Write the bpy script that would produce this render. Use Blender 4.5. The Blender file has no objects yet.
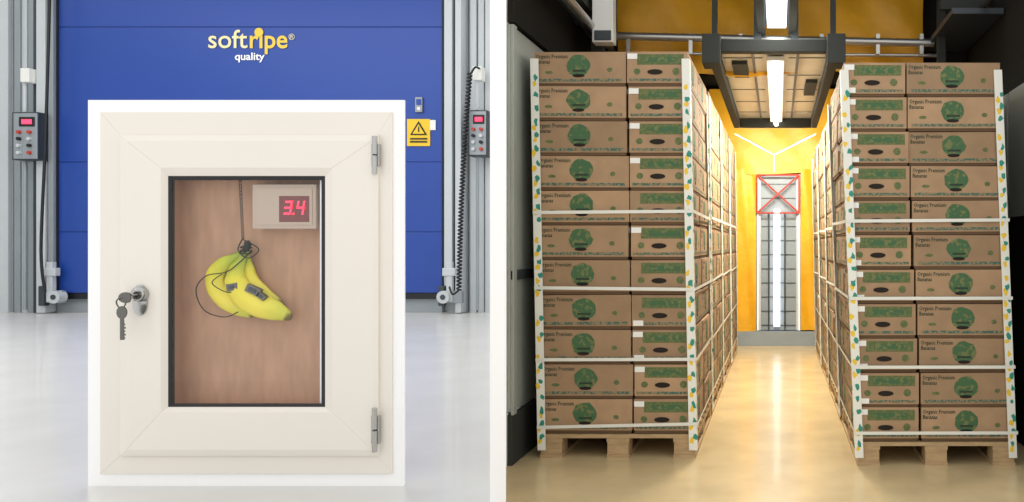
import bpy, math, random
from mathutils import Vector, Matrix
random.seed(7)
scene=bpy.context.scene
try:
    scene.view_settings.view_transform='Standard'
except Exception: pass
F=800.0; CX=778.0; CY=245.0; H=1.31
def W(x,y,Y): return Vector(((x-CX)*Y/F, Y, H+(CY-y)*Y/F))
def lin(c):
    o=[]
    for v in c:
        v=v/255.0
        o.append(v/12.92 if v<=0.04045 else ((v+0.055)/1.055)**2.4)
    return (o[0],o[1],o[2],1.0)
# ---------------------------------------------------------------- materials
def mat(name,col,rough=0.6,metal=0.0,noise=0.0,nscale=6.0,bump=0.0,bscale=60.0,emit=0.0,island=0.0,stretch=None,spec=None,coat=0.0):
    m=bpy.data.materials.new(name); m.use_nodes=True
    nt=m.node_tree; b=nt.nodes['Principled BSDF']
    c=lin(col)
    b.inputs['Base Color'].default_value=c
    b.inputs['Roughness'].default_value=rough
    b.inputs['Metallic'].default_value=metal
    if spec is not None: b.inputs['Specular IOR Level'].default_value=spec
    if coat: b.inputs['Coat Weight'].default_value=coat
    tc=nt.nodes.new('ShaderNodeTexCoord'); mp=nt.nodes.new('ShaderNodeMapping')
    nt.links.new(tc.outputs['Object'],mp.inputs['Vector'])
    if stretch: mp.inputs['Scale'].default_value=stretch
    src=None
    if noise>0:
        n=nt.nodes.new('ShaderNodeTexNoise'); n.inputs['Scale'].default_value=nscale; n.inputs['Detail'].default_value=6
        nt.links.new(mp.outputs[0],n.inputs['Vector'])
        r=nt.nodes.new('ShaderNodeValToRGB')
        r.color_ramp.elements[0].position=0.3; r.color_ramp.elements[1].position=0.7
        r.color_ramp.elements[0].color=tuple(v*(1-noise) for v in c[:3])+(1,)
        r.color_ramp.elements[1].color=tuple(min(1,v*(1+noise*0.7)) for v in c[:3])+(1,)
        nt.links.new(n.outputs['Fac'],r.inputs['Fac']); src=r.outputs['Color']
    if island>0:
        g=nt.nodes.new('ShaderNodeNewGeometry'); mr=nt.nodes.new('ShaderNodeMapRange')
        mr.inputs['To Min'].default_value=1-island; mr.inputs['To Max'].default_value=1+island
        nt.links.new(g.outputs['Random Per Island'],mr.inputs['Value'])
        mx=nt.nodes.new('ShaderNodeVectorMath'); mx.operation='SCALE'
        if src: nt.links.new(src,mx.inputs[0])
        else: mx.inputs[0].default_value=c[:3]
        nt.links.new(mr.outputs[0],mx.inputs['Scale']); src=mx.outputs[0]
    if src: nt.links.new(src,b.inputs['Base Color'])
    if bump>0:
        n2=nt.nodes.new('ShaderNodeTexNoise'); n2.inputs['Scale'].default_value=bscale; n2.inputs['Detail'].default_value=4
        nt.links.new(mp.outputs[0],n2.inputs['Vector'])
        bp=nt.nodes.new('ShaderNodeBump'); bp.inputs['Strength'].default_value=bump; bp.inputs['Distance'].default_value=0.02
        nt.links.new(n2.outputs['Fac'],bp.inputs['Height']); nt.links.new(bp.outputs[0],b.inputs['Normal'])
    if emit>0:
        b.inputs['Emission Color'].default_value=c; b.inputs['Emission Strength'].default_value=emit
    return m
def print_mat(name,ink,base,scale,thr):
    m=bpy.data.materials.new(name); m.use_nodes=True; nt=m.node_tree; b=nt.nodes['Principled BSDF']
    b.inputs['Roughness'].default_value=0.75
    tc=nt.nodes.new('ShaderNodeTexCoord'); n=nt.nodes.new('ShaderNodeTexNoise')
    n.inputs['Scale'].default_value=scale; n.inputs['Detail'].default_value=3
    nt.links.new(tc.outputs['Object'],n.inputs['Vector'])
    r=nt.nodes.new('ShaderNodeValToRGB'); r.color_ramp.elements[0].position=thr-0.03; r.color_ramp.elements[1].position=thr+0.03
    r.color_ramp.elements[0].color=lin(ink); r.color_ramp.elements[1].color=lin(base)
    nt.links.new(n.outputs['Fac'],r.inputs['Fac']); nt.links.new(r.outputs[0],b.inputs['Base Color'])
    return m
CARD=(164,134,102)
M={}
M['card']=mat('cardboard',CARD,0.8,noise=0.12,nscale=7,island=0.16)
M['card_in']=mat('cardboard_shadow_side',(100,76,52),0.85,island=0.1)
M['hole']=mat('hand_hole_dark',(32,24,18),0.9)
M['ink']=print_mat('green_ink_mottled',(64,100,64),(110,116,70),34,0.56)
M['ink2']=print_mat('green_ink_panel',(84,102,60),(106,112,68),60,0.52)
M['teal']=print_mat('teal_ink_line',(58,100,88),(140,124,92),70,0.50)
M['txt']=mat('dark_green_text',(42,58,40),0.8)
M['label']=mat('white_label',(235,235,228),0.5)
M['strap']=mat('white_strap',(225,225,215),0.45)
M['prot']=mat('white_edge_board',(232,232,222),0.55)
M['yel']=mat('yellow_print',(236,196,40),0.5)
M['tealp']=mat('teal_print',(40,140,120),0.5)
M['wood']=mat('pallet_wood',(180,152,112),0.75,noise=0.2,nscale=9,stretch=(1,6,6))
M['white']=mat('white_paint',(254,254,254),0.6)
M['blue']=mat('blue_door_panel',(32,70,156),0.38,noise=0.03,nscale=1.5)
M['bluedk']=mat('blue_seam',(20,46,112),0.6)
M['grey']=mat('galvanised_grey',(154,161,165),0.45,metal=0.25,noise=0.05,nscale=3)
M['greyl']=mat('light_grey_panel',(198,203,205),0.5,noise=0.03,nscale=2)
M['greyd']=mat('dark_grey_metal',(70,76,80),0.45,metal=0.4)
M['black']=mat('black_rubber',(22,23,25),0.5)
M['chrome']=mat('chrome',(180,180,178),0.22,metal=1.0)
M['chromed']=mat('chrome_worn',(110,108,104),0.28,metal=1.0)
M['pvc']=mat('cream_pvc',(236,230,220),0.28,noise=0.012,nscale=2,coat=0.2)
M['orange']=mat('orange_tarpaulin',(246,180,36),0.45,noise=0.10,nscale=4,bump=0.5,bscale=7)
M['dark']=mat('dark_structure',(54,56,53),0.7,metal=0.0,spec=.2)
M['dark2']=mat('dark_ceiling_shade',(44,43,39),0.9,spec=0.0)  # dark room shell; on the upper walls this colour stands in for shade
M['steel']=mat('stainless_wall',(158,164,156),0.45,metal=0.1,noise=0.12,nscale=3)
M['pipe']=mat('silver_pipe',(190,190,185),0.3,metal=0.8)
M['red']=mat('red_tape',(190,60,44),0.5)
M['led']=mat('red_led',(255,50,80),0.5,emit=2.5)
M['lamp']=mat('lamp_tube',(255,250,240),0.5,emit=9)
M['lamp2']=mat('cold_lamp_tube',(235,245,255),0.5,emit=2.2)
M['rib']=mat('door_slat_grey',(150,160,168),0.4,noise=0.05)
M['edgel']=mat('door_edge_glow',(235,240,245),0.5,emit=.4)  # bright white door edges, made to glow weakly
M['logo_y']=mat('logo_yellow',(245,205,70),0.5)
M['logo_p']=mat('logo_pale_yellow',(245,232,170),0.5)
# ---------------------------------------------------------------- mesh builder
class MB:
    def __init__(s): s.v=[]; s.f=[]; s.m=[]; s.mats=[]; s.sm=[]
    def mi(s,k):
        if k not in s.mats: s.mats.append(k)
        return s.mats.index(k)
    def add(s,vs,fs,k,mtx=None,smooth=False):
        o=len(s.v); i=s.mi(k)
        for p in vs:
            p=Vector(p)
            if mtx is not None: p=mtx@p
            s.v.append(tuple(p))
        for f in fs: s.f.append(tuple(o+a for a in f)); s.m.append(i); s.sm.append(smooth)
    def box(s,x0,x1,y0,y1,z0,z1,k,mtx=None):
        vs=[(x0,y0,z0),(x1,y0,z0),(x1,y1,z0),(x0,y1,z0),(x0,y0,z1),(x1,y0,z1),(x1,y1,z1),(x0,y1,z1)]
        fs=[(0,3,2,1),(4,5,6,7),(0,1,5,4),(1,2,6,5),(2,3,7,6),(3,0,4,7)]
        s.add(vs,fs,k,mtx)
    def pbox(s,x0,x1,y0,y1,Y,d,k):   # front face given in picture units at depth Y
        a=W(x0,y1,Y); b=W(x1,y0,Y)
        s.box(a.x,b.x,Y,Y+d,a.z,b.z,k)
    def cyl(s,p0,p1,r,k,n=16,r1=None):
        s.tube([p0,p1],[r,r if r1 is None else r1],k,n)
    def tube(s,pts,rs,k,n=10):
        pts=[Vector(p) for p in pts]
        if not hasattr(rs,'__len__'): rs=[rs]*len(pts)
        vs=[];fs=[]
        T=(pts[1]-pts[0]).normalized()
        up=Vector((0,0,1)) if abs(T.z)<0.9 else Vector((1,0,0))
        N=T.cross(up).normalized()
        for i,p in enumerate(pts):
            a=pts[max(i-1,0)]; b=pts[min(i+1,len(pts)-1)]
            T=(b-a)
            if T.length<1e-9: T=Vector((0,0,1))
            T.normalize()
            N=(N-T*N.dot(T)).normalized(); B=T.cross(N)
            for j in range(n):
                t=2*math.pi*j/n
                vs.append(p+(N*math.cos(t)+B*math.sin(t))*rs[i])
        for i in range(len(pts)-1):
            for j in range(n):
                fs.append((i*n+j,i*n+(j+1)%n,(i+1)*n+(j+1)%n,(i+1)*n+j))
        s.add(vs,fs,k,smooth=True)
        s.add(vs[:n],[tuple(range(n))[::-1]],k); s.add(vs[-n:],[tuple(range(n))],k)
    def disc(s,c,rx,rz,k,n=14,mtx=None,wob=0.0):   # faces -Y
        vs=[]
        for j in range(n):
            t=2*math.pi*j/n; w=1+wob*(random.random()-0.5)
            vs.append((c[0]+rx*w*math.cos(t),c[1],c[2]+rz*w*math.sin(t)))
        s.add(vs,[tuple(range(n))],k,mtx)
    def rect(s,x0,x1,y,z0,z1,k,mtx=None):
        s.add([(x0,y,z0),(x1,y,z0),(x1,y,z1),(x0,y,z1)],[(0,1,2,3)],k,mtx)
    def obj(s,name,parent=None,bevel=0.0,seg=2,mesh=False):
        me=bpy.data.meshes.new(name); me.from_pydata(s.v,[],s.f)
        for k in s.mats: me.materials.append(M[k])
        me.polygons.foreach_set('material_index',s.m)
        me.polygons.foreach_set('use_smooth',s.sm)
        me.update()
        if mesh: return me
        return mkobj(name,me,parent,bevel,seg)
def mkobj(name,me,parent=None,bevel=0.0,seg=2):
    o=bpy.data.objects.new(name,me); scene.collection.objects.link(o)
    if parent: o.parent=parent
    if bevel>0:
        b=o.modifiers.new('Bevel','BEVEL'); b.width=bevel; b.segments=seg; b.limit_method='ANGLE'; b.angle_limit=math.radians(50)
    return o
def empty(name):
    o=bpy.data.objects.new(name,None); scene.collection.objects.link(o); return o
def textdata(body,size,bold=0.0,res=2,align='LEFT',ext=0.0):
    cu=bpy.data.curves.new('t','FONT'); cu.body=body; cu.size=size; cu.resolution_u=res; cu.offset=bold; cu.align_x=align; cu.extrude=ext
    o=bpy.data.objects.new('t',cu); scene.collection.objects.link(o)
    dg=bpy.context.evaluated_depsgraph_get(); dg.update()
    me=bpy.data.meshes.new_from_object(o.evaluated_get(dg))
    vs=[v.co.copy() for v in me.vertices]; fs=[tuple(p.vertices) for p in me.polygons]
    bpy.data.objects.remove(o); bpy.data.meshes.remove(me)
    return vs,fs
def put_text(mb,td,origin,k,mtx=None,sx=1.0):
    vs=[(origin[0]+v.x*sx,origin[1]-v.z,origin[2]+v.y) for v in td[0]]
    mb.add(vs,td[1],k,mtx)
def catmull(P,n=6):
    P=[Vector(p) for p in P]; out=[]
    for i in range(len(P)-1):
        p0=P[max(i-1,0)];p1=P[i];p2=P[i+1];p3=P[min(i+2,len(P)-1)]
        for j in range(n):
            t=j/n
            out.append(0.5*((2*p1)+(p2-p0)*t+(2*p0-5*p1+4*p2-p3)*t*t+(3*p1-p0-3*p2+p3)*t**3))
    out.append(P[-1]); return out

# ================================================================= FLOORS
YB=15.4
def floor_mat(name,col,rough,noise,ns,seed):
    m=mat(name,col,rough,noise=noise,nscale=ns,bump=0.04,bscale=8,coat=0.15); return m
M['fl']=floor_mat('pale_concrete',(214,213,209),0.3,0.06,1.6,0)
M['fr']=floor_mat('cream_epoxy_floor',(208,186,142),0.27,0.12,3.0,1)
b=MB(); b.add([(-18,1,0),(-1.4,1,0),(-1.4,4,0),(-1.65,4.72,0),(-1.65,YB+.6,0),(-18,YB+.6,0)],[(0,1,2,3,4,5)],'fl'); b.obj('floor')
b=MB(); b.add([(-1.4,1,0),(4,1,0),(4,11,0),(-1.65,11,0),(-1.65,4.72,0),(-1.4,4,0)],[(0,1,2,3,4,5)],'fr'); b.obj('floor.001')

# ================================================================= PARTITION
b=MB()
pl=[(-1.44,4.0),(-1.36,4.0),(-1.606,4.72),(-1.606,YB),(-1.70,YB),(-1.70,4.722)]
n=len(pl)
b.add([(x,y,0) for x,y in pl]+[(x,y,6.6) for x,y in pl],[tuple(range(n))[::-1],tuple(range(n,2*n))]+[(i,(i+1)%n,n+(i+1)%n,n+i) for i in range(n)],'white')
b.obj('wall_partition')

# ================================================================= LEFT HALL : back wall and blue door
b=MB()
b.box(-18,-1.7,YB+.25,YB+.5,0,7,'greyl'); b.obj('wall_back')
b=MB(); b.box(-18.2,-18,1,YB+.5,0,7,'greyl'); b.obj('wall_left')
def cladding(name,xs):
    b=MB()
    for (x0,x1,k,d) in xs:
        b.pbox(x0,x1,-80,316,YB+.25-d,d-0.002,k)
    b.obj(name,bevel=0.01)
cladding('wall_cladding',[(-60,8,'greyl',.12),(9,13,'grey',.05),(14,20,'grey',.14),(21,27,'greyl',.10),(28,36,'grey',.16)])
cladding('wall_cladding.001',[(462,468,'grey',.06),(470,476,'greyl',.14),(478,484,'greyl',.1),(485,500,'greyl',.16)])
door=empty('door_1')
b=MB()
seams=[-90,-40,27,162,232,293]
for i in range(len(seams)-1):
    b.pbox(57,442,seams[i]+0.2,seams[i+1]-0.2,YB,0.12,'blue')
b.obj('door_panels',door,bevel=0.008)
b=MB(); b.pbox(58,441,-90,292,YB+.04,0.08,'bluedk'); b.pbox(57,442,293,299,YB+.02,.1,'black'); b.pbox(57,442,299,313,YB+.1,.12,'grey')
b.obj('door_core',door)
# logo
tl=MB()
p=W(208,48,YB)
td=textdata('soft',0.50,0.004,4)
w=max(v.x for v in td[0]); sx=(W(248,0,YB).x-p.x)/w
put_text(tl,td,(p.x,YB-0.015,p.z),'logo_p',sx=sx)
p=W(249,48,YB); td=textdata('r\u0131pe',0.50,0.008,4)
w=max(v.x for v in td[0]); sx=(W(288,0,YB).x-p.x)/w
put_text(tl,td,(p.x,YB-0.015,p.z),'logo_y',sx=sx)
c=W(259.5,32.5,YB); tl.disc((c.x,YB-.02,c.z),.085,.085,'logo_y',24)
p=W(289,40,YB); put_text(tl,textdata('\u00ae',0.16,0,3),(p.x,YB-.015,p.z),'logo_p')
p=W(250,60,YB); td=textdata('quality',0.20,0.004,4,'CENTER'); put_text(tl,td,(p.x,YB-.015,p.z),'white',sx=1.08)
tl.obj('door_lettering',door)
# warning sign
b=MB(); b.pbox(407,430,119,146,YB-.02,.018,'yel'); b.pbox(430,435.5,120,130,YB-.02,.018,'label')
a1=W(418.5,121,YB-.03);a2=W(427,135,YB-.03);a3=W(410,135,YB-.03)
b.add([a3,a2,a1],[(0,1,2)],'black')
a1=W(418.5,124,YB-.04);a2=W(424.5,133.7,YB-.04);a3=W(412.5,133.7,YB-.04)
b.add([a3,a2,a1],[(0,1,2)],'yel')
b.pbox(418,419.2,126.5,132,YB-.045,.003,'black')
b.pbox(410,427,138,139.5,YB-.03,.008,'black');b.pbox(410,427,141,142.5,YB-.03,.008,'black')
b.obj('warning_sign',door)
b=MB(); b.pbox(415,422,97,112,YB-.05,.048,'grey'); b.pbox(416,421,99,105,YB-.06,.02,'blue'); b.pbox(417,420,107,110,YB-.06,.02,'label'); b.obj('light_switch',door,bevel=.008)
# door frame tracks
b=MB()
b.pbox(36,45,-90,313,YB-.12,.35,'greyl'); b.pbox(45,48,-90,300,YB-.05,.3,'greyd'); b.pbox(48,53,-90,295,YB-.10,.3,'grey'); b.pbox(53,57,-90,293,YB-.04,.2,'black')
b.pbox(33,36,-90,313,YB-.02,.26,'greyd')
b.pbox(442,444,-90,293,YB-.04,.2,'black'); b.pbox(444,452,-90,300,YB-.10,.3,'greyl'); b.pbox(452,455,-90,300,YB-.02,.26,'greyd'); b.pbox(455,461,-90,313,YB-.12,.35,'greyl')
b.obj('frame_tracks',door,bevel=.01)
b=MB()
for (x,sg) in ((50,1),(450,-1)):
    b.pbox(x-8,x+5,268,276,YB-.22,.12,'greyl'); b.pbox(x-4,x+2,262,302,YB-.2,.1,'greyl')
    c=W(x+sg*6,297,YB-.2); b.cyl((c.x,c.y-.06,c.z),(c.x,c.y+.12,c.z),.12,'greyl',18)
    b.cyl((c.x,c.y-.07,c.z),(c.x,c.y-.06,c.z),.05,'greyd',12)
    b.pbox(x-10,x+12,291,303,YB-.16,.1,'grey'); b.pbox(x-12,x-6,286,306,YB-.2,.12,'greyd')
b.obj('roller_brackets',door,bevel=.012)
def control(x0,x1,y0,y1,name):
    b=MB(); Y=YB-.3
    b.pbox(x0,x1,y0,y1,Y,.3,'greyd')
    w=x1-x0;h=y1-y0
    b.pbox(x0+1.2,x1-1.2,y0+1.2,y1-1.2,Y-.03,.03,'grey')
    b.pbox(x0+w*.25,x0+w*.85,y0+h*.1,y0+h*.30,Y-.045,.02,'black')
    b.pbox(x0+w*.35,x0+w*.75,y0+h*.15,y0+h*.25,Y-.05,.02,'led')
    for i,(fx,fy,k) in enumerate([(.3,.42,'red'),(.3,.56,'black'),(.3,.70,'greyl'),(.7,.42,'red'),(.7,.56,'greyl'),(.7,.70,'black'),(.3,.85,'greyl'),(.7,.85,'red')]):
        c=W(x0+w*fx,y0+h*fy,Y-.03); b.cyl((c.x,c.y,c.z),(c.x,c.y-.05,c.z),.032,k,12)
    c=W((x0+x1)/2,y0,YB-.15); d=W((x0+x1)/2,y0-30,YB-.15); b.cyl(c,d,.03,'greyl')
    b.pbox((x0+x1)/2-5,(x0+x1)/2+4,y0-44,y0-30,YB-.25,.2,'label')
    c=W((x0+x1)/2,y1,YB-.15); d=W((x0+x1)/2,310,YB-.15); b.cyl(c,d,.03,'grey')
    b.obj(name,bevel=.012)
control(12,38,112,160,'control_box'); control(468,487,110,156,'control_box.001')
# coiled cable
b=MB(); pts=[]
c0=W(470,72,YB-.42);c1=W(459,290,YB-.42); N=60*9
for i in range(N+1):
    t=i/N; c=c0.lerp(c1,t)+Vector((-.04*math.sin(math.pi*t)*1.0,0,0)); a=2*math.pi*60*t
    pts.append((c.x+.036*math.cos(a),c.y+.036*math.sin(a),c.z))
b.tube(pts,.017,'black',6)
b.tube(catmull([c0+Vector((.036,0,0)),c0+Vector((0.08,0.05,.1)),c0+Vector((.12,.15,.1))]),.02,'black',6)
b.tube(catmull([c1,c1+Vector((-.12,0,-.08)),c1+Vector((-.22,0.1,.05))]),.02,'black',6)
b.obj('coiled_cable')
b=MB(); p=[W(50,-20,YB-.3),W(48,60,YB-.3),W(45,150,YB-.3),W(41,250,YB-.3),W(45,292,YB-.3)]
b.tube(catmull(p),.025,'black',6); b.obj('power_cable')

# ================================================================= DISPLAY BOARD WITH WINDOW (stands on the floor)
YP=4.35
board=empty('window_1')
b=MB()
def ring(mb,xo0,xo1,yo0,yo1,xi0,xi1,yi0,yi1,Y,d,k,Yi=None):
    """four mitred members; outer rect at Y, inner rect at Yi (picture units)"""
    if Yi is None: Yi=Y
    o=[W(xo0,yo1,Y),W(xo1,yo1,Y),W(xo1,yo0,Y),W(xo0,yo0,Y)]
    i=[W(xi0,yi1,Yi),W(xi1,yi1,Yi),W(xi1,yi0,Yi),W(xi0,yi0,Yi)]
    for a in range(4):
        c=(a+1)%4
        q=[o[a],o[c],i[c],i[a]]
        D=max(Y,Yi)+d
        mb.add(q+[Vector((v.x,D,v.z)) for v in q],[(0,1,2,3),(7,6,5,4),(0,4,5,1),(1,5,6,2),(2,6,7,3),(3,7,4,0)],k)
ring(b,88,404,100,486,168,328,174,410,YP,.015,'white'); b.obj('mount_board',board)
b=MB(); ring(b,100,392,112,474,121,377,136,455,YP-.012,.011,'pvc'); b.obj('outer_frame',board,bevel=.002)
b=MB(); ring(b,120,378,135,456,126,372,141,450,YP-.030,.028,'pvc',YP-.042); b.obj('sash_edge',board,bevel=.001)
b=MB(); ring(b,125.7,372.3,140.7,450.3,161,332,168,412,YP-.042,.04,'pvc'); b.obj('sash_frame',board,bevel=.0025,seg=3)
b=MB(); ring(b,160.6,332.4,167.6,412.4,168,325,176,407,YP-.042,.03,'pvc',YP-.02); b.obj('glazing_bead',board,bevel=.0015)
b=MB(); ring(b,167.5,325.5,175.5,407.5,172,321.5,180,404,YP-.02,.02,'black',YP-.012); b.obj('gasket',board)
# cabinet behind glass
M['ply']=mat('brown_plywood',(188,148,120),0.65,noise=0.13,nscale=3.5,stretch=(5,5,1.3),bump=.05)
M['plyside']=mat('cabinet_side',(176,138,112),0.7)
DP=.115
b=MB(); a=W(166,410,YP+.0);c=W(330,172,YP+.0); yb=YP+DP
b.box(a.x,c.x,yb,yb+.02,a.z,c.z,'ply'); b.box(a.x-.02,a.x,YP+.016,yb+.02,a.z,c.z,'plyside'); b.box(c.x,c.x+.02,YP+.016,yb+.02,a.z,c.z,'plyside')
b.box(a.x,c.x,YP+.016,yb,a.z-.02,a.z,'plyside'); b.box(a.x,c.x,YP+.016,yb,c.z,c.z+.02,'plyside')
b.obj('cabinet_back',board)
b=MB()
for X in (-3.4,-2.5):
    b.box(X,X+.06,YP+.016,YP+.06,0,1.7,'white'); b.box(X,X+.06,YP+.06,YP+.5,0,.05,'white')
b.obj('board_stand',board)
g=bpy.data.materials.new('window_glass'); g.use_nodes=True; nt=g.node_tree; nt.nodes.clear()
o=nt.nodes.new('ShaderNodeOutputMaterial'); t=nt.nodes.new('ShaderNodeBsdfTransparent'); gl=nt.nodes.new('ShaderNodeBsdfGlossy'); mx=nt.nodes.new('ShaderNodeMixShader')
gl.inputs['Roughness'].default_value=.03; mx.inputs[0].default_value=.04
nt.links.new(t.outputs[0],mx.inputs[1]); nt.links.new(gl.outputs[0],mx.inputs[2]); nt.links.new(mx.outputs[0],o.inputs[0]); M['glass']=g
b=MB(); a=W(171,405,YP-.01);c=W(322.5,179,YP-.01); b.rect(a.x,c.x,YP-.01,a.z,c.z,'glass'); b.obj('glass_pane',board)
# lock cylinder with key and key ring
b=MB(); Y=YP-.042
s=YP/F
c=W(141,300,Y)
vs=[];nn=28
for j in range(nn):
    a=2*math.pi*j/nn
    vs.append((c.x+.038*math.cos(a),Y-.010,c.z+.082*(abs(math.sin(a))**.7)*(1 if math.sin(a)>=0 else -1)))
b.add(vs+[(x,Y,z) for x,_,z in vs],[tuple(range(nn))]+[(i,(i+1)%nn,nn+(i+1)%nn,nn+i) for i in range(nn)],'chrome')
c=W(142,294,Y); b.cyl(c,c+Vector((0,-.030,0)),.040,'chrome',28); b.cyl(c+Vector((0,-.030,0)),c+Vector((0,-.036,0)),.034,'chrome',28,r1=.028)
b.cyl(c+Vector((-.0,-.034,0)),c+Vector((-.0,-.040,0)),.016,'chromed',20)
b.box(c.x-.012,c.x+.012,c.y-.075,c.y-.038,c.z-.004,c.z+.004,'chrome')
kc=c+Vector((-.022,-.080,-.014)); vs=[]
for j in range(20):
    a=2*math.pi*j/20; vs.append((kc.x+.038*math.cos(a)*(1-.25*(math.cos(a)>0.7)),kc.z+.029*math.sin(a)))
b.add([(x,kc.y-.004,z) for x,z in vs]+[(x,kc.y+.004,z) for x,z in vs],[tuple(range(20)),tuple(range(39,19,-1))]+[(i,20+i,20+(i+1)%20,(i+1)%20) for i in range(20)],'chromed')
rc=kc+Vector((-.020,-.006,-.030)); pts=[rc+Vector((.024*math.cos(2*math.pi*j/20),.004*math.sin(4*math.pi*j/20),.028*math.sin(2*math.pi*j/20))) for j in range(21)]
b.tube(pts,.0036,'chromed',8)
hc=rc+Vector((.006,-.002,-.048)); vs=[]
for j in range(20):
    a=2*math.pi*j/20; vs.append((hc.x+.027*math.cos(a),hc.z+.034*math.sin(a)))
b.add([(x,hc.y-.004,z) for x,z in vs]+[(x,hc.y+.004,z) for x,z in vs],[tuple(range(20)),tuple(range(39,19,-1))]+[(i,20+i,20+(i+1)%20,(i+1)%20) for i in range(20)],'chromed')
b.box(hc.x-.009,hc.x+.011,hc.y-.003,hc.y+.003,hc.z-.145,hc.z-.02,'chromed')
for j in range(5):
    b.box(hc.x+.010,hc.x+.016+.003*(j%2),hc.y-.003,hc.y+.003,hc.z-.14+j*.018,hc.z-.13+j*.018,'chromed')
b.obj('lock_and_key',board,bevel=.0012)
for nm,(y0,y1) in (('hinge_upper',(136,174)),('hinge_lower',(408,452))):
    b=MB(); Y=YP-.042
    c=W(374.5,y0,Y-.01);d=W(374.5,y1,Y-.01); m=c.lerp(d,.48);m2=c.lerp(d,.52)
    b.cyl(c,m,.013,'chrome',16); b.cyl(m2,d,.013,'chrome',16); b.cyl(c.lerp(d,.02),c.lerp(d,.98),.010,'greyd',12)
    b.pbox(371,379,y0+8,y1-8,Y-.004,.02,'chrome')
    b.obj(nm,board,bevel=.001)
# temperature display (mounted inside the window cabinet)
disp=empty('temperature_display'); 
b=MB(); Y=YP+.03
M['dispcase']=mat('display_case',(190,172,156),.3)
M['dispdk']=mat('display_window_smoked',(120,66,64),.25)
b.pbox(252,316,184,229,Y,.084,'dispcase'); b.obj('display_case',disp,bevel=.006)
b=MB(); b.pbox(256,312,188,225,Y-.004,.004,'dispcase'); b.pbox(279,309,196,222,Y-.006,.004,'dispdk'); b.obj('display_window',disp,bevel=.001)
b=MB(); Yl=Y-.009
def seg7(mb,x,y,w,h,segs):
    t=1.7; sl=.14
    def q(x0,y0,x1,y1):
        P=[]
        for (xx,yy) in ((x0,y1),(x1,y1),(x1,y0),(x0,y0)):
            P.append(W(x+xx+(h-yy)*sl,y+yy,Yl))
        mb.add(P,[(0,1,2,3)],'led')
    D={'a':(0,0,w,t),'g':(0,h/2-t/2,w,h/2+t/2),'d':(0,h-t,w,h),'b':(w-t,0,w,h/2),'c':(w-t,h/2,w,h),'f':(0,0,t,h/2),'e':(0,h/2,t,h)}
    for s_ in segs: q(*D[s_])
seg7(b,283.5,201,7.5,13.5,'abcdg'); seg7(b,295.8,201,7.5,13.5,'bcfg')
P=[W(292.6,214.5,Yl),W(294.2,214.5,Yl),W(294.2,212.9,Yl),W(292.6,212.9,Yl)]; b.add(P,[(0,1,2,3)],'led')
b.obj('display_digits',disp)
# bananas
def banana_mat():
    m=bpy.data.materials.new('banana_skin'); m.use_nodes=True; nt=m.node_tree; bs=nt.nodes['Principled BSDF']; bs.inputs['Roughness'].default_value=.42
    at=nt.nodes.new('ShaderNodeAttribute'); at.attribute_name='t'
    n=nt.nodes.new('ShaderNodeTexNoise'); n.inputs['Scale'].default_value=30
    tc=nt.nodes.new('ShaderNodeTexCoord'); nt.links.new(tc.outputs['Object'],n.inputs['Vector'])
    ma=nt.nodes.new('ShaderNodeMath'); ma.operation='MULTIPLY_ADD'; ma.inputs[1].default_value=.12
    nt.links.new(n.outputs['Fac'],ma.inputs[0]); nt.links.new(at.outputs['Fac'],ma.inputs[2])
    r=nt.nodes.new('ShaderNodeValToRGB'); e=r.color_ramp.elements
    e[0].position=0.0; e[0].color=lin((96,110,40)); e[1].position=.22; e[1].color=lin((172,188,44))
    for p,c in ((.42,(228,216,52)),(.7,(240,224,80)),(.93,(206,208,68)),(1.0,(110,94,40))):
        x=e.new(min(p,1.0)); x.color=lin(c)
    nt.links.new(ma.outputs[0],r.inputs['Fac']); nt.links.new(r.outputs[0],bs.inputs['Base Color']); return m
BM=banana_mat()
bun=empty('banana_bunch')
def banana(name,px,radii,Ys):
    pts=catmull([W(x,y,Yy) for (x,y),Yy in zip(px,Ys)],7)
    n=len(pts); rr=[]
    k=len(radii)-1
    for i in range(n):
        f=i/(n-1)*k; a=int(min(f,k-1)); u=f-a; u=u*u*(3-2*u)*.5+u*.5
        rr.append((radii[a]*(1-u)+radii[a+1]*u)*YP/F)
    vs=[];fs=[];tt=[];nn=15
    N=Vector((0,-1,0))
    for i,p in enumerate(pts):
        T=(pts[min(i+1,n-1)]-pts[max(i-1,0)]).normalized(); N=(N-T*N.dot(T)).normalized(); B=T.cross(N)
        for j in range(nn):
            th=2*math.pi*j/nn; r=rr[i]*(1+.055*math.cos(5*th))
            d=(N*math.cos(th)+B*math.sin(th))*r; d.y*=.62
            vs.append(p+d); tt.append(i/(n-1))
    for i in range(n-1):
        for j in range(nn): fs.append((i*nn+j,i*nn+(j+1)%nn,(i+1)*nn+(j+1)%nn,(i+1)*nn+j))
    fs.append(tuple(range(nn))[::-1]); fs.append(tuple(range((n-1)*nn,n*nn)))
    me=bpy.data.meshes.new(name); me.from_pydata(vs,[],fs); me.materials.append(BM)
    at=me.attributes.new('t','FLOAT','POINT'); at.data.foreach_set('value',tt)
    for p_ in me.polygons: p_.use_smooth=True
    o=mkobj(name,me,bun); s=o.modifiers.new('s','SUBSURF'); s.levels=1; s.render_levels=1
y0=YP+.055
banana('banana_front',[(246,250),(242,260),(237,271),(237,283),(245,296),(259,305),(274,310),(286,315),(291,319)],[2.6,4.5,8.5,12,13,12.5,11,6.5,2.4],[y0,y0,y0-.008,y0-.012,y0-.015,y0-.015,y0-.012,y0-.01,y0-.01])
banana('banana_left',[(245,250),(236,257),(224,264),(216,275),(217,288),(226,300),(238,308),(249,313),(254,315)],[2.6,4,7.5,9.5,10,9.5,8,5,2],[y0]+[y0+.012]*8)
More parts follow.
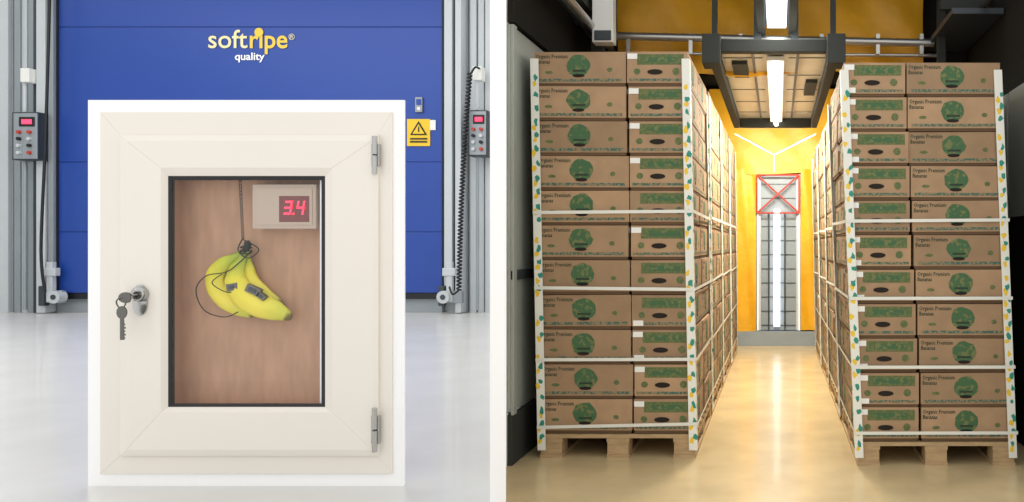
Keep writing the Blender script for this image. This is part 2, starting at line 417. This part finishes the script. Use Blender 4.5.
banana('banana_rear',[(246,251),(247,260),(248,270),(251,281),(260,291),(273,300),(284,306)],[2.6,4.5,7,8.5,8.5,6,2],[y0]+[y0+.022]*6)
b=MB(); c=W(246,249,y0); b.tube(catmull([c+Vector((-.01,0,-.015)),c,c+Vector((.010,0,.025)),c+Vector((.0,0,.04))]),[.016]*3+[.017]*14+[.012]*2,'txt',10); b.obj('bunch_crown',bun)
b=MB()
top=W(240,178,y0); bot=W(243,240,y0); L=6
for ph in (0,math.pi):
    pts=[]
    for i in range(90):
        t=i/89; c=top.lerp(bot,.30+.70*t); a=2*math.pi*7*t+ph; pts.append(c+Vector((.006*math.cos(a),.006*math.sin(a),0)))
    b.tube(pts,.0022,'greyd',6)
for i in range(L):
    c=top.lerp(bot,.32*(i+.5)/L); h=(top-bot).length*.32/L*.7; pts=[]
    for j in range(13):
        a=2*math.pi*j/12
        u=.007*math.cos(a); pts.append(c+Vector((u if i%2 else u*.3,0 if i%2 else u,h*math.sin(a))))
    b.tube(pts,.0020,'greyd',6)
for k in range(3):
    pts=[]
    for j in range(17):
        a=2*math.pi*j/16; c=W(246,246+k*3,y0); pts.append(c+Vector((.028*math.cos(a),-.025*math.sin(a),.010*math.cos(a+k))))
    b.tube(pts,.0032,'black',6)
yw=YP+.012
b.tube(catmull([W(243,238,y0),W(238,250,yw),W(247,258,yw),W(256,254,yw),W(258,248,yw),W(244,240,y0)]),.0032,'black',6)
b.tube(catmull([W(252,250,yw),W(240,262,yw),W(226,272,yw),W(206,276,yw),W(196,290,yw+.01),W(204,310,yw+.01),W(224,317,yw),W(238,312,yw)]),.0030,'black',6)
b.tube(catmull([W(222,274,yw),W(212,283,yw),W(226,292,yw-.005),W(238,291,yw-.005)]),.0026,'black',6)
b.obj('hanging_wire',bun)
b=MB()
for (cx,cy,ang,w,h) in ((254,290,-25,7.5,4.0),(233,287,10,5.5,3.6),(262,296,-35,4.5,2.8)):
    c=W(cx,cy,YP+.012); mtx=Matrix.Translation(c)@Matrix.Rotation(math.radians(-ang),4,'Y')
    b.box(-w*s,w*s,-.012,.012,-h*s,h*s,'chromed',mtx); b.box(-w*s*.6,w*s*.5,-.015,-.012,-h*s*.5,h*s*.5,'greyd',mtx)
b.obj('sensor_clips',bun,bevel=.003)

# ================================================================= RIGHT ROOM
LH=.2145; PH=.15
t1=textdata('Organic Premium',.036,.0006,1); t2=textdata('Bananas',.036,.0006,1)
def crate(mb,mtx,L,Wd,textfaces=True):
    """banana box: telescopic cardboard lid and base. L along X, Wd along Y, centred"""
    h=LH-.004
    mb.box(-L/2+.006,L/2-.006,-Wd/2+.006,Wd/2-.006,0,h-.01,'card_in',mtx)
    mb.box(-L/2+.001,L/2-.001,-Wd/2+.001,Wd/2-.001,.018,h,'card',mtx)
    def longface(m):
        e=-Wd/2-.0012+.001
        mb.disc((-.01,e,.124),.076,.068,'ink',16,m,.14)
        mb.rect(-.05,.035,e-.0004,.088,.101,'txt',m)
        mb.rect(-.27,.27,e,.028,.045,'teal',m)
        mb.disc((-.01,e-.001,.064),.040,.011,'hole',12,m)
        mb.disc((.19,e,.10),.018,.014,'ink2',10,m,.2)
        mb.disc((-.2,e,.085),.026,.010,'ink2',10,m,.2)
        if textfaces:
            put_text(mb,t1,(-.285,e,.172),'txt',m,.8); put_text(mb,t2,(-.285,e,.139),'txt',m,.8)
    def shortface(m):
        e=-L/2-.0002
        mb.rect(-.13,.17,e,.130,.195,'ink2',m)
        mb.rect(-.08,.12,e-.0006,.145,.178,'ink',m)
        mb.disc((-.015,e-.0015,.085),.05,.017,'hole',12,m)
        mb.disc((.12,e,.088),.024,.024,'ink2',10,m,.1); mb.disc((-.13,e,.088),.022,.020,'ink2',10,m,.1)
        mb.rect(-.18,.18,e,.028,.044,'teal',m)
        if textfaces:
            if random.random()<.85: mb.rect(-.192,-.128,e-.002,.165,.199,'label',m)
            if random.random()<.4: mb.rect(-.185,-.12,e-.002,.022,.055,'label',m)
    longface(mtx); longface(mtx@Matrix.Rotation(math.pi,4,'Z'))
    shortface(mtx@Matrix.Rotation(math.pi/2,4,'Z')); shortface(mtx@Matrix.Rotation(-math.pi/2,4,'Z'))
def pallet_base(mb):
    for i in range(7):
        y=.0+i*(1.2-.1)/6; mb.box(0,1.0,y,y+.1,.122,.146,'wood')
    for x in (0,.4275,.855):
        mb.box(x,x+.145,0,1.2,.10,.121,'wood')
        for y in (0.0,.53,1.055): mb.box(x+.005,x+.14,y+.004,y+.14,.022,.10,'wood')
        mb.box(x,x+.1449,0,1.2,0,.021,'wood')
def pallet_mesh(name,mirror,seed,lean,zt=11):
    random.seed(seed); mb=MB(); pallet_base(mb)
    for l in range(zt):
        z=PH+l*LH
        lx=lean*l/zt
        lc=.3 if not mirror else .7; sc=.8 if not mirror else .2
        for k in range(3):
            m=Matrix.Translation((lc+lx+random.uniform(-.006,.006),.2+.4*k+random.uniform(-.004,.010),z))@Matrix.Rotation(random.uniform(-.010,.010),4,'Z')@Matrix.Rotation(random.uniform(-.005,.005),4,'Y')
            crate(mb,m,.590,.392,k==0)
        for k in range(2):
            m=Matrix.Translation((sc+lx+random.uniform(-.006,.006),.3+.6*k+random.uniform(-.004,.010),z))@Matrix.Rotation(math.pi/2+random.uniform(-.012,.012),4,'Z')@Matrix.Rotation(random.uniform(-.005,.005),4,'Y')
            crate(mb,m,.592,.390,True)
    T=PH+zt*LH
    for z in (.20,.61,1.04,1.52):
        lx=lean*(z-PH)/T; d=.014
        zz=[z+random.uniform(-.014,.014) for _ in range(4)]; hw=.010
        cs=[(-d+lx,-d),(1+d+lx,-d),(1+d+lx,1.2+d),(-d+lx,1.2+d)]
        for i in range(4):
            j=(i+1)%4; a=cs[i];c=cs[j]; za=zz[i];zc=zz[j]
            mb.add([(a[0],a[1],za-hw),(c[0],c[1],zc-hw),(c[0],c[1],zc+hw),(a[0],a[1],za+hw)],[(0,1,2,3)],'strap')
    sh=Matrix(((1,0,lean/T,0),(0,1,0,0),(0,0,1,0),(0,0,0,1)))
    w=.052
    for (cx,cy,sx,sy) in ((-.010,-.010,1,1),(1.010,-.010,-1,1),(-.010,1.21,1,-1),(1.010,1.21,-1,-1)):
        xa,xb=sorted((cx,cx+sx*w)); ya,yb=sorted((cy,cy+sy*.004)); mb.box(xa,xb,ya,yb,.05,T-.05,'prot',sh)
        xa2,xb2=sorted((cx,cx+sx*.004)); ya2,yb2=sorted((cy+sy*.0042,cy+sy*w)); mb.box(xa2,xb2,ya2,yb2,.05,T-.05,'prot',sh)
        z=.12;k=0
        while z<T-.15:
            for kk,dx in (('yel',-.007),('tealp',.008)):
                if random.random()<.12: continue
                if sy==1:
                    mb.disc(((xa+xb)/2+dx+random.uniform(-.006,.006),cy-.001-(.0004 if dx>0 else 0),z+dx*2),.014,.020,kk,7,sh,.9)
            m=sh@Matrix.Translation((cx-sx*.001,(ya2+yb2)/2,z))@Matrix.Rotation(math.pi/2,4,'Z')
            mb.disc((0,0,0),.012,.02,'yel' if k%2 else 'tealp',7,m,.7)
            z+=.085+random.uniform(-.01,.02); k+=1
    return mb.obj(name,mesh=True)
LA=[pallet_mesh('palletised_banana_boxes_a',False,3,-.05),pallet_mesh('palletised_banana_boxes_b',False,5,-.03)]
RA=[pallet_mesh('palletised_banana_boxes_c',True,11,-.10),pallet_mesh('palletised_banana_boxes_d',True,13,-.05)]
for k in range(4):
    o=mkobj('banana_box_pallet',LA[min(k,1)]); o.location=(-1.465+random.uniform(-.01,.01)*(k>0),4.92+k*1.24,0); o.scale=(.960,1,.998)
for k in range(4):
    o=mkobj('banana_box_pallet',RA[min(k,1)]); o.location=(.470+random.uniform(-.01,.01)*(k>0),4.75+k*1.25,0); o.scale=(.940,1,.955)

# walls of room
b=MB(); 
for i in range(10):
    y=4.74+i*.6
    b.box(-1.604,-1.585,y,y+.59,.32,2.62,'steel'); 
b.box(-1.604,-1.575,4.74,10.5,.0,.3,'dark'); b.box(-1.604,-1.56,4.74,10.5,2.63,3.4,'dark2'); b.box(-1.585,-1.57,4.74,10.5,1.1,1.16,'greyd'); b.box(-1.585,-1.565,4.74,4.80,.3,2.62,'steel')
b.obj('wall_cladding.002',bevel=.004)
b=MB(); b.box(1.60,1.8,4.3,10.7,0,3.4,'dark2'); b.obj('wall_right')
b=MB()
for i in range(9): b.box(1.575,1.598,4.9+i*.6,4.9+i*.6+.56,1.5,2.35,'steel'); 
b.obj('wall_cladding.003')
b=MB(); b.box(-1.6,1.8,5.75,10.7,3.42,3.6,'dark2'); b.obj('ceiling')
b=MB(); b.box(-1.55,-.6,6.75,6.85,2.75,3.41,'dark2'); b.box(.6,1.59,6.75,6.85,2.75,3.41,'dark2'); b.box(-.6,.6,6.75,6.85,2.9,3.41,'dark2'); b.obj('wall_bulkhead')
def sheet(name,x0,x1,z0,z1,y,amp,wx,wz,nx=60,nz=24,key='orange',parent=None):
    vs=[];fs=[]
    for j in range(nz+1):
        for i in range(nx+1):
            x=x0+(x1-x0)*i/nx; z=z0+(z1-z0)*j/nz
            yy=y+amp*(math.sin(x*wx+1.3*math.sin(z*3))+.6*math.sin(x*wx*2.3+z*wz))*.6
            zz=z+ (amp*.6*math.sin(x*5) if j==0 else 0)
            vs.append((x,yy,zz))
    for j in range(nz):
        for i in range(nx): a=j*(nx+1)+i; fs.append((a,a+1,a+nx+2,a+nx+1))
    b=MB(); b.add(vs,fs,key,smooth=True); return b.obj(name,parent)
sheet('orange_tarpaulin',-1.32,1.20,2.72,3.38,6.60,.04,6,9)
b=MB()
b.cyl((-1.45,6.42,2.99),(1.25,6.42,2.93),.032,'pipe',16)
b.cyl((-1.45,6.46,2.86),(1.3,6.46,2.84),.014,'pipe',10)
for x in (-1.2,-.7,-.3,.35,.8,1.15): b.box(x-.015,x+.015,6.40,6.5,2.84,3.00,'pipe')
b.obj('curtain_rail')
b=MB(); b.pbox(592,613,-40,42,5.9,.12,'label'); b.pbox(594,611,30,40,5.89,.01,'greyd'); b.obj('junction_box',bevel=.008)
b=MB()
b.tube([(-1.38,4.76,2.93),(-1.38,6.7,2.93)],.03,'pipe',12); b.tube([(-1.47,4.76,2.98),(-1.47,6.7,2.96)],.02,'greyd',12)
b.box(-1.56,-1.40,4.78,6.7,3.06,3.16,'dark'); b.box(-1.45,-1.36,6.2,6.3,2.55,3.4,'dark'); b.box(-1.55,-1.35,6.1,6.18,3.0,3.06,'greyd')
b.obj('ceiling_pipework')
b=MB()
b.box(1.22,1.58,5.6,6.7,2.93,2.97,'greyd'); b.box(1.24,1.30,6.2,6.26,2.6,3.4,'dark'); b.box(1.2,1.55,5.9,5.95,3.05,3.12,'dark'); b.tube([(1.45,5.0,3.0),(1.45,6.7,3.0)],.025,'dark',10)
b.obj('ceiling_bracket')
sl=empty('ceiling_strip_light')
b=MB(); b.box(-.15,.13,4.9,6.38,3.06,3.14,'greyd'); b.box(-.16,-.10,4.9,6.38,2.98,3.06,'dark'); b.box(.08,.14,4.9,6.38,2.98,3.06,'dark')
b.box(-.19,-.13,6.28,6.34,2.84,3.42,'greyd'); b.box(.10,.16,6.28,6.34,2.84,3.42,'greyd')
b.obj('housing',sl)
b=MB(); b.box(-.085,.065,4.95,6.36,3.035,3.055,'lamp2'); b.obj('diffuser',sl)
# air duct hanging over aisle
dc=empty('ceiling_air_duct')
M['duct']=mat('duct_underside',(192,188,174),.4,metal=.1,noise=.12,nscale=5)
b=MB()
x0,x1=-.50,.44; ya,yb2=5.75,9.1; z=2.64
b.box(x0,x0+.07,ya,yb2,z,z+.13,'dark'); b.box(x1-.07,x1,ya,yb2,z,z+.13,'dark')
b.box(x0+.07,x1-.07,ya,ya+.08,z+.06,z+.15,'dark'); b.box(x0+.07,x1-.07,yb2-.08,yb2,z-.0,z+.12,'dark')
b.box(x0-.04,x0+.09,ya-.08,ya+.12,z-.04,z+.17,'dark'); b.box(x1-.09,x1+.04,ya-.08,ya+.12,z-.04,z+.17,'dark')
for x in (x0+.02,x1-.06):
    for y in (ya+.05,7.5,9.0): b.box(x,x+.04,y,y+.04,z+.13,3.42,'dark')
b.obj('duct_frame',dc,bevel=.004)
b=MB(); b.box(x0+.07,x1-.07,ya+.08,yb2-.08,z+.10,z+.14,'duct')
for i in range(5):
    y=ya+.35+i*.62
    b.box(x0+.08,-.12,y,y+.012,z+.095,z+.10,'greyd'); b.box(.08,x1-.08,y,y+.012,z+.095,z+.10,'greyd')
b.box(-.20,-.18,ya+.1,yb2-.1,z+.085,z+.10,'greyd'); b.box(.14,.16,ya+.1,yb2-.1,z+.085,z+.10,'greyd')
b.box(x0+.14,x0+.26,6.2,6.7,z+.07,z+.10,'dark'); b.box(.24,.34,6.9,7.5,z+.07,z+.10,'dark')
b.obj('duct_panels',dc)
b=MB(); b.box(-.085,.045,6.0,9.0,z+.055,z+.085,'label'); b.obj('lamp_tray',dc)
b=MB(); b.cyl((-.02,6.05,z+.03),(-.02,9.0,z+.03),.024,'lamp',12); b.obj('lamp_tube',dc)
# end wall
YE=10.5
b=MB(); b.box(-1.6,1.6,YE+.05,YE+.2,0,3.4,'dark2'); b.obj('wall_end')
oc=empty('orange_curtain')
sheet('curtain_side_a',-.62,-.285,.19,2.3,YE-.06,.02,14,3,16,30,parent=oc)
sheet('curtain_side_b',.295,.62,.19,2.3,YE-.06,.02,14,3,16,30,parent=oc)
sheet('curtain_header',-.9,.9,2.24,3.35,YE-.05,.02,5,9,30,16,parent=oc)
ed=empty('door_2')
b=MB(); a=W(757,330,YE);c=W(800,175,YE)
b.box(a.x,c.x,YE-.0,YE+.04,a.z,c.z,'rib')
b.box(a.x,a.x+.05,YE-.06,YE,a.z,c.z,'greyl'); b.box(c.x-.05,c.x,YE-.06,YE,a.z,c.z,'greyl')
for i in range(11):
    zq=a.z+.06+i*.185; b.box(a.x+.06,c.x-.06,YE-.01,YE,zq,zq+.008,'greyd')
b.box(-.13,-.11,YE-.04,YE,a.z,c.z-.5,'greyd'); b.box(.08,.10,YE-.04,YE,a.z,c.z-.5,'greyd')
b.box(-.62,.62,YE-.12,YE+.04,0,.185,'rib')
b.obj('end_door_panel',ed)
b=MB(); b.box(-.055,.025,YE-.06,YE-.04,a.z+.05,c.z-.45,'lamp2'); b.obj('vertical_lamp',ed)
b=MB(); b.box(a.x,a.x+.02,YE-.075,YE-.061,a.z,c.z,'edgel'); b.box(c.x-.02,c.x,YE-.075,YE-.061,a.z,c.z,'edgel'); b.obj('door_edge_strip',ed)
b=MB()
def bar(p,q,r,k): b.tube([p,q],r,k,6)
A=W(757,175,YE-.1);B=W(799,175,YE-.1);C=W(799,213,YE-.1);D=W(757,213,YE-.1)
for p,q in ((A,B),(B,C),(C,D),(D,A),(A,C),(B,D)): bar(p,q,.012,'red')
b.obj('red_cross_brace',ed)
b=MB(); 
for p,q in ((W(735,134,9.3),W(774,155,9.3)),(W(816,134,9.3),W(774,155,9.3)),(W(774,155,9.3),W(774,172,9.3)),(W(745,128,9.2),W(805,128,9.2))): bar(p,q,.005,'strap')
b.obj('hanging_cords')

# ================================================================= LIGHTS
def area(name,loc,rot,sx,sy,power,col=(1,1,1)):
    l=bpy.data.lights.new(name,'AREA'); l.shape='RECTANGLE'; l.size=sx; l.size_y=sy; l.energy=power; l.color=col
    o=bpy.data.objects.new(name,l); o.location=loc; o.rotation_euler=rot; scene.collection.objects.link(o); return o
area('duct_lamp_light',(-.02,7.5,2.60),(0,0,0),.06,2.8,120,(1,.92,.76))
area('end_wall_fill',(-.02,9.2,2.62),(math.radians(55),0,0),.8,.12,34,(1,.95,.82))  # added fill aimed at the orange end wall, no fixture there
area('strip_lamp_light',(-.01,5.6,2.97),(0,0,0),.12,1.4,14,(1,.98,.95))
area('hall_fill',(-9,9,6.6),(0,0,0),10,8,330,(1,1,1))  # unseen overhead fill, added to brighten the left hall
w=bpy.data.worlds.new('world'); scene.world=w; w.use_nodes=True
w.node_tree.nodes['Background'].inputs[0].default_value=(1,.997,.99,1); w.node_tree.nodes['Background'].inputs[1].default_value=1.16
# ================================================================= CAMERA
cam=bpy.data.cameras.new('camera'); co=bpy.data.objects.new('camera',cam); scene.collection.objects.link(co)
co.location=(0,0,H); co.rotation_euler=(math.pi/2,0,0)
cam.sensor_width=36; cam.lens=36*F/1024; cam.shift_x=-(CX-512)/1024; cam.shift_y=-(251-CY)/1024
cam.clip_start=.05; cam.clip_end=200
scene.camera=co
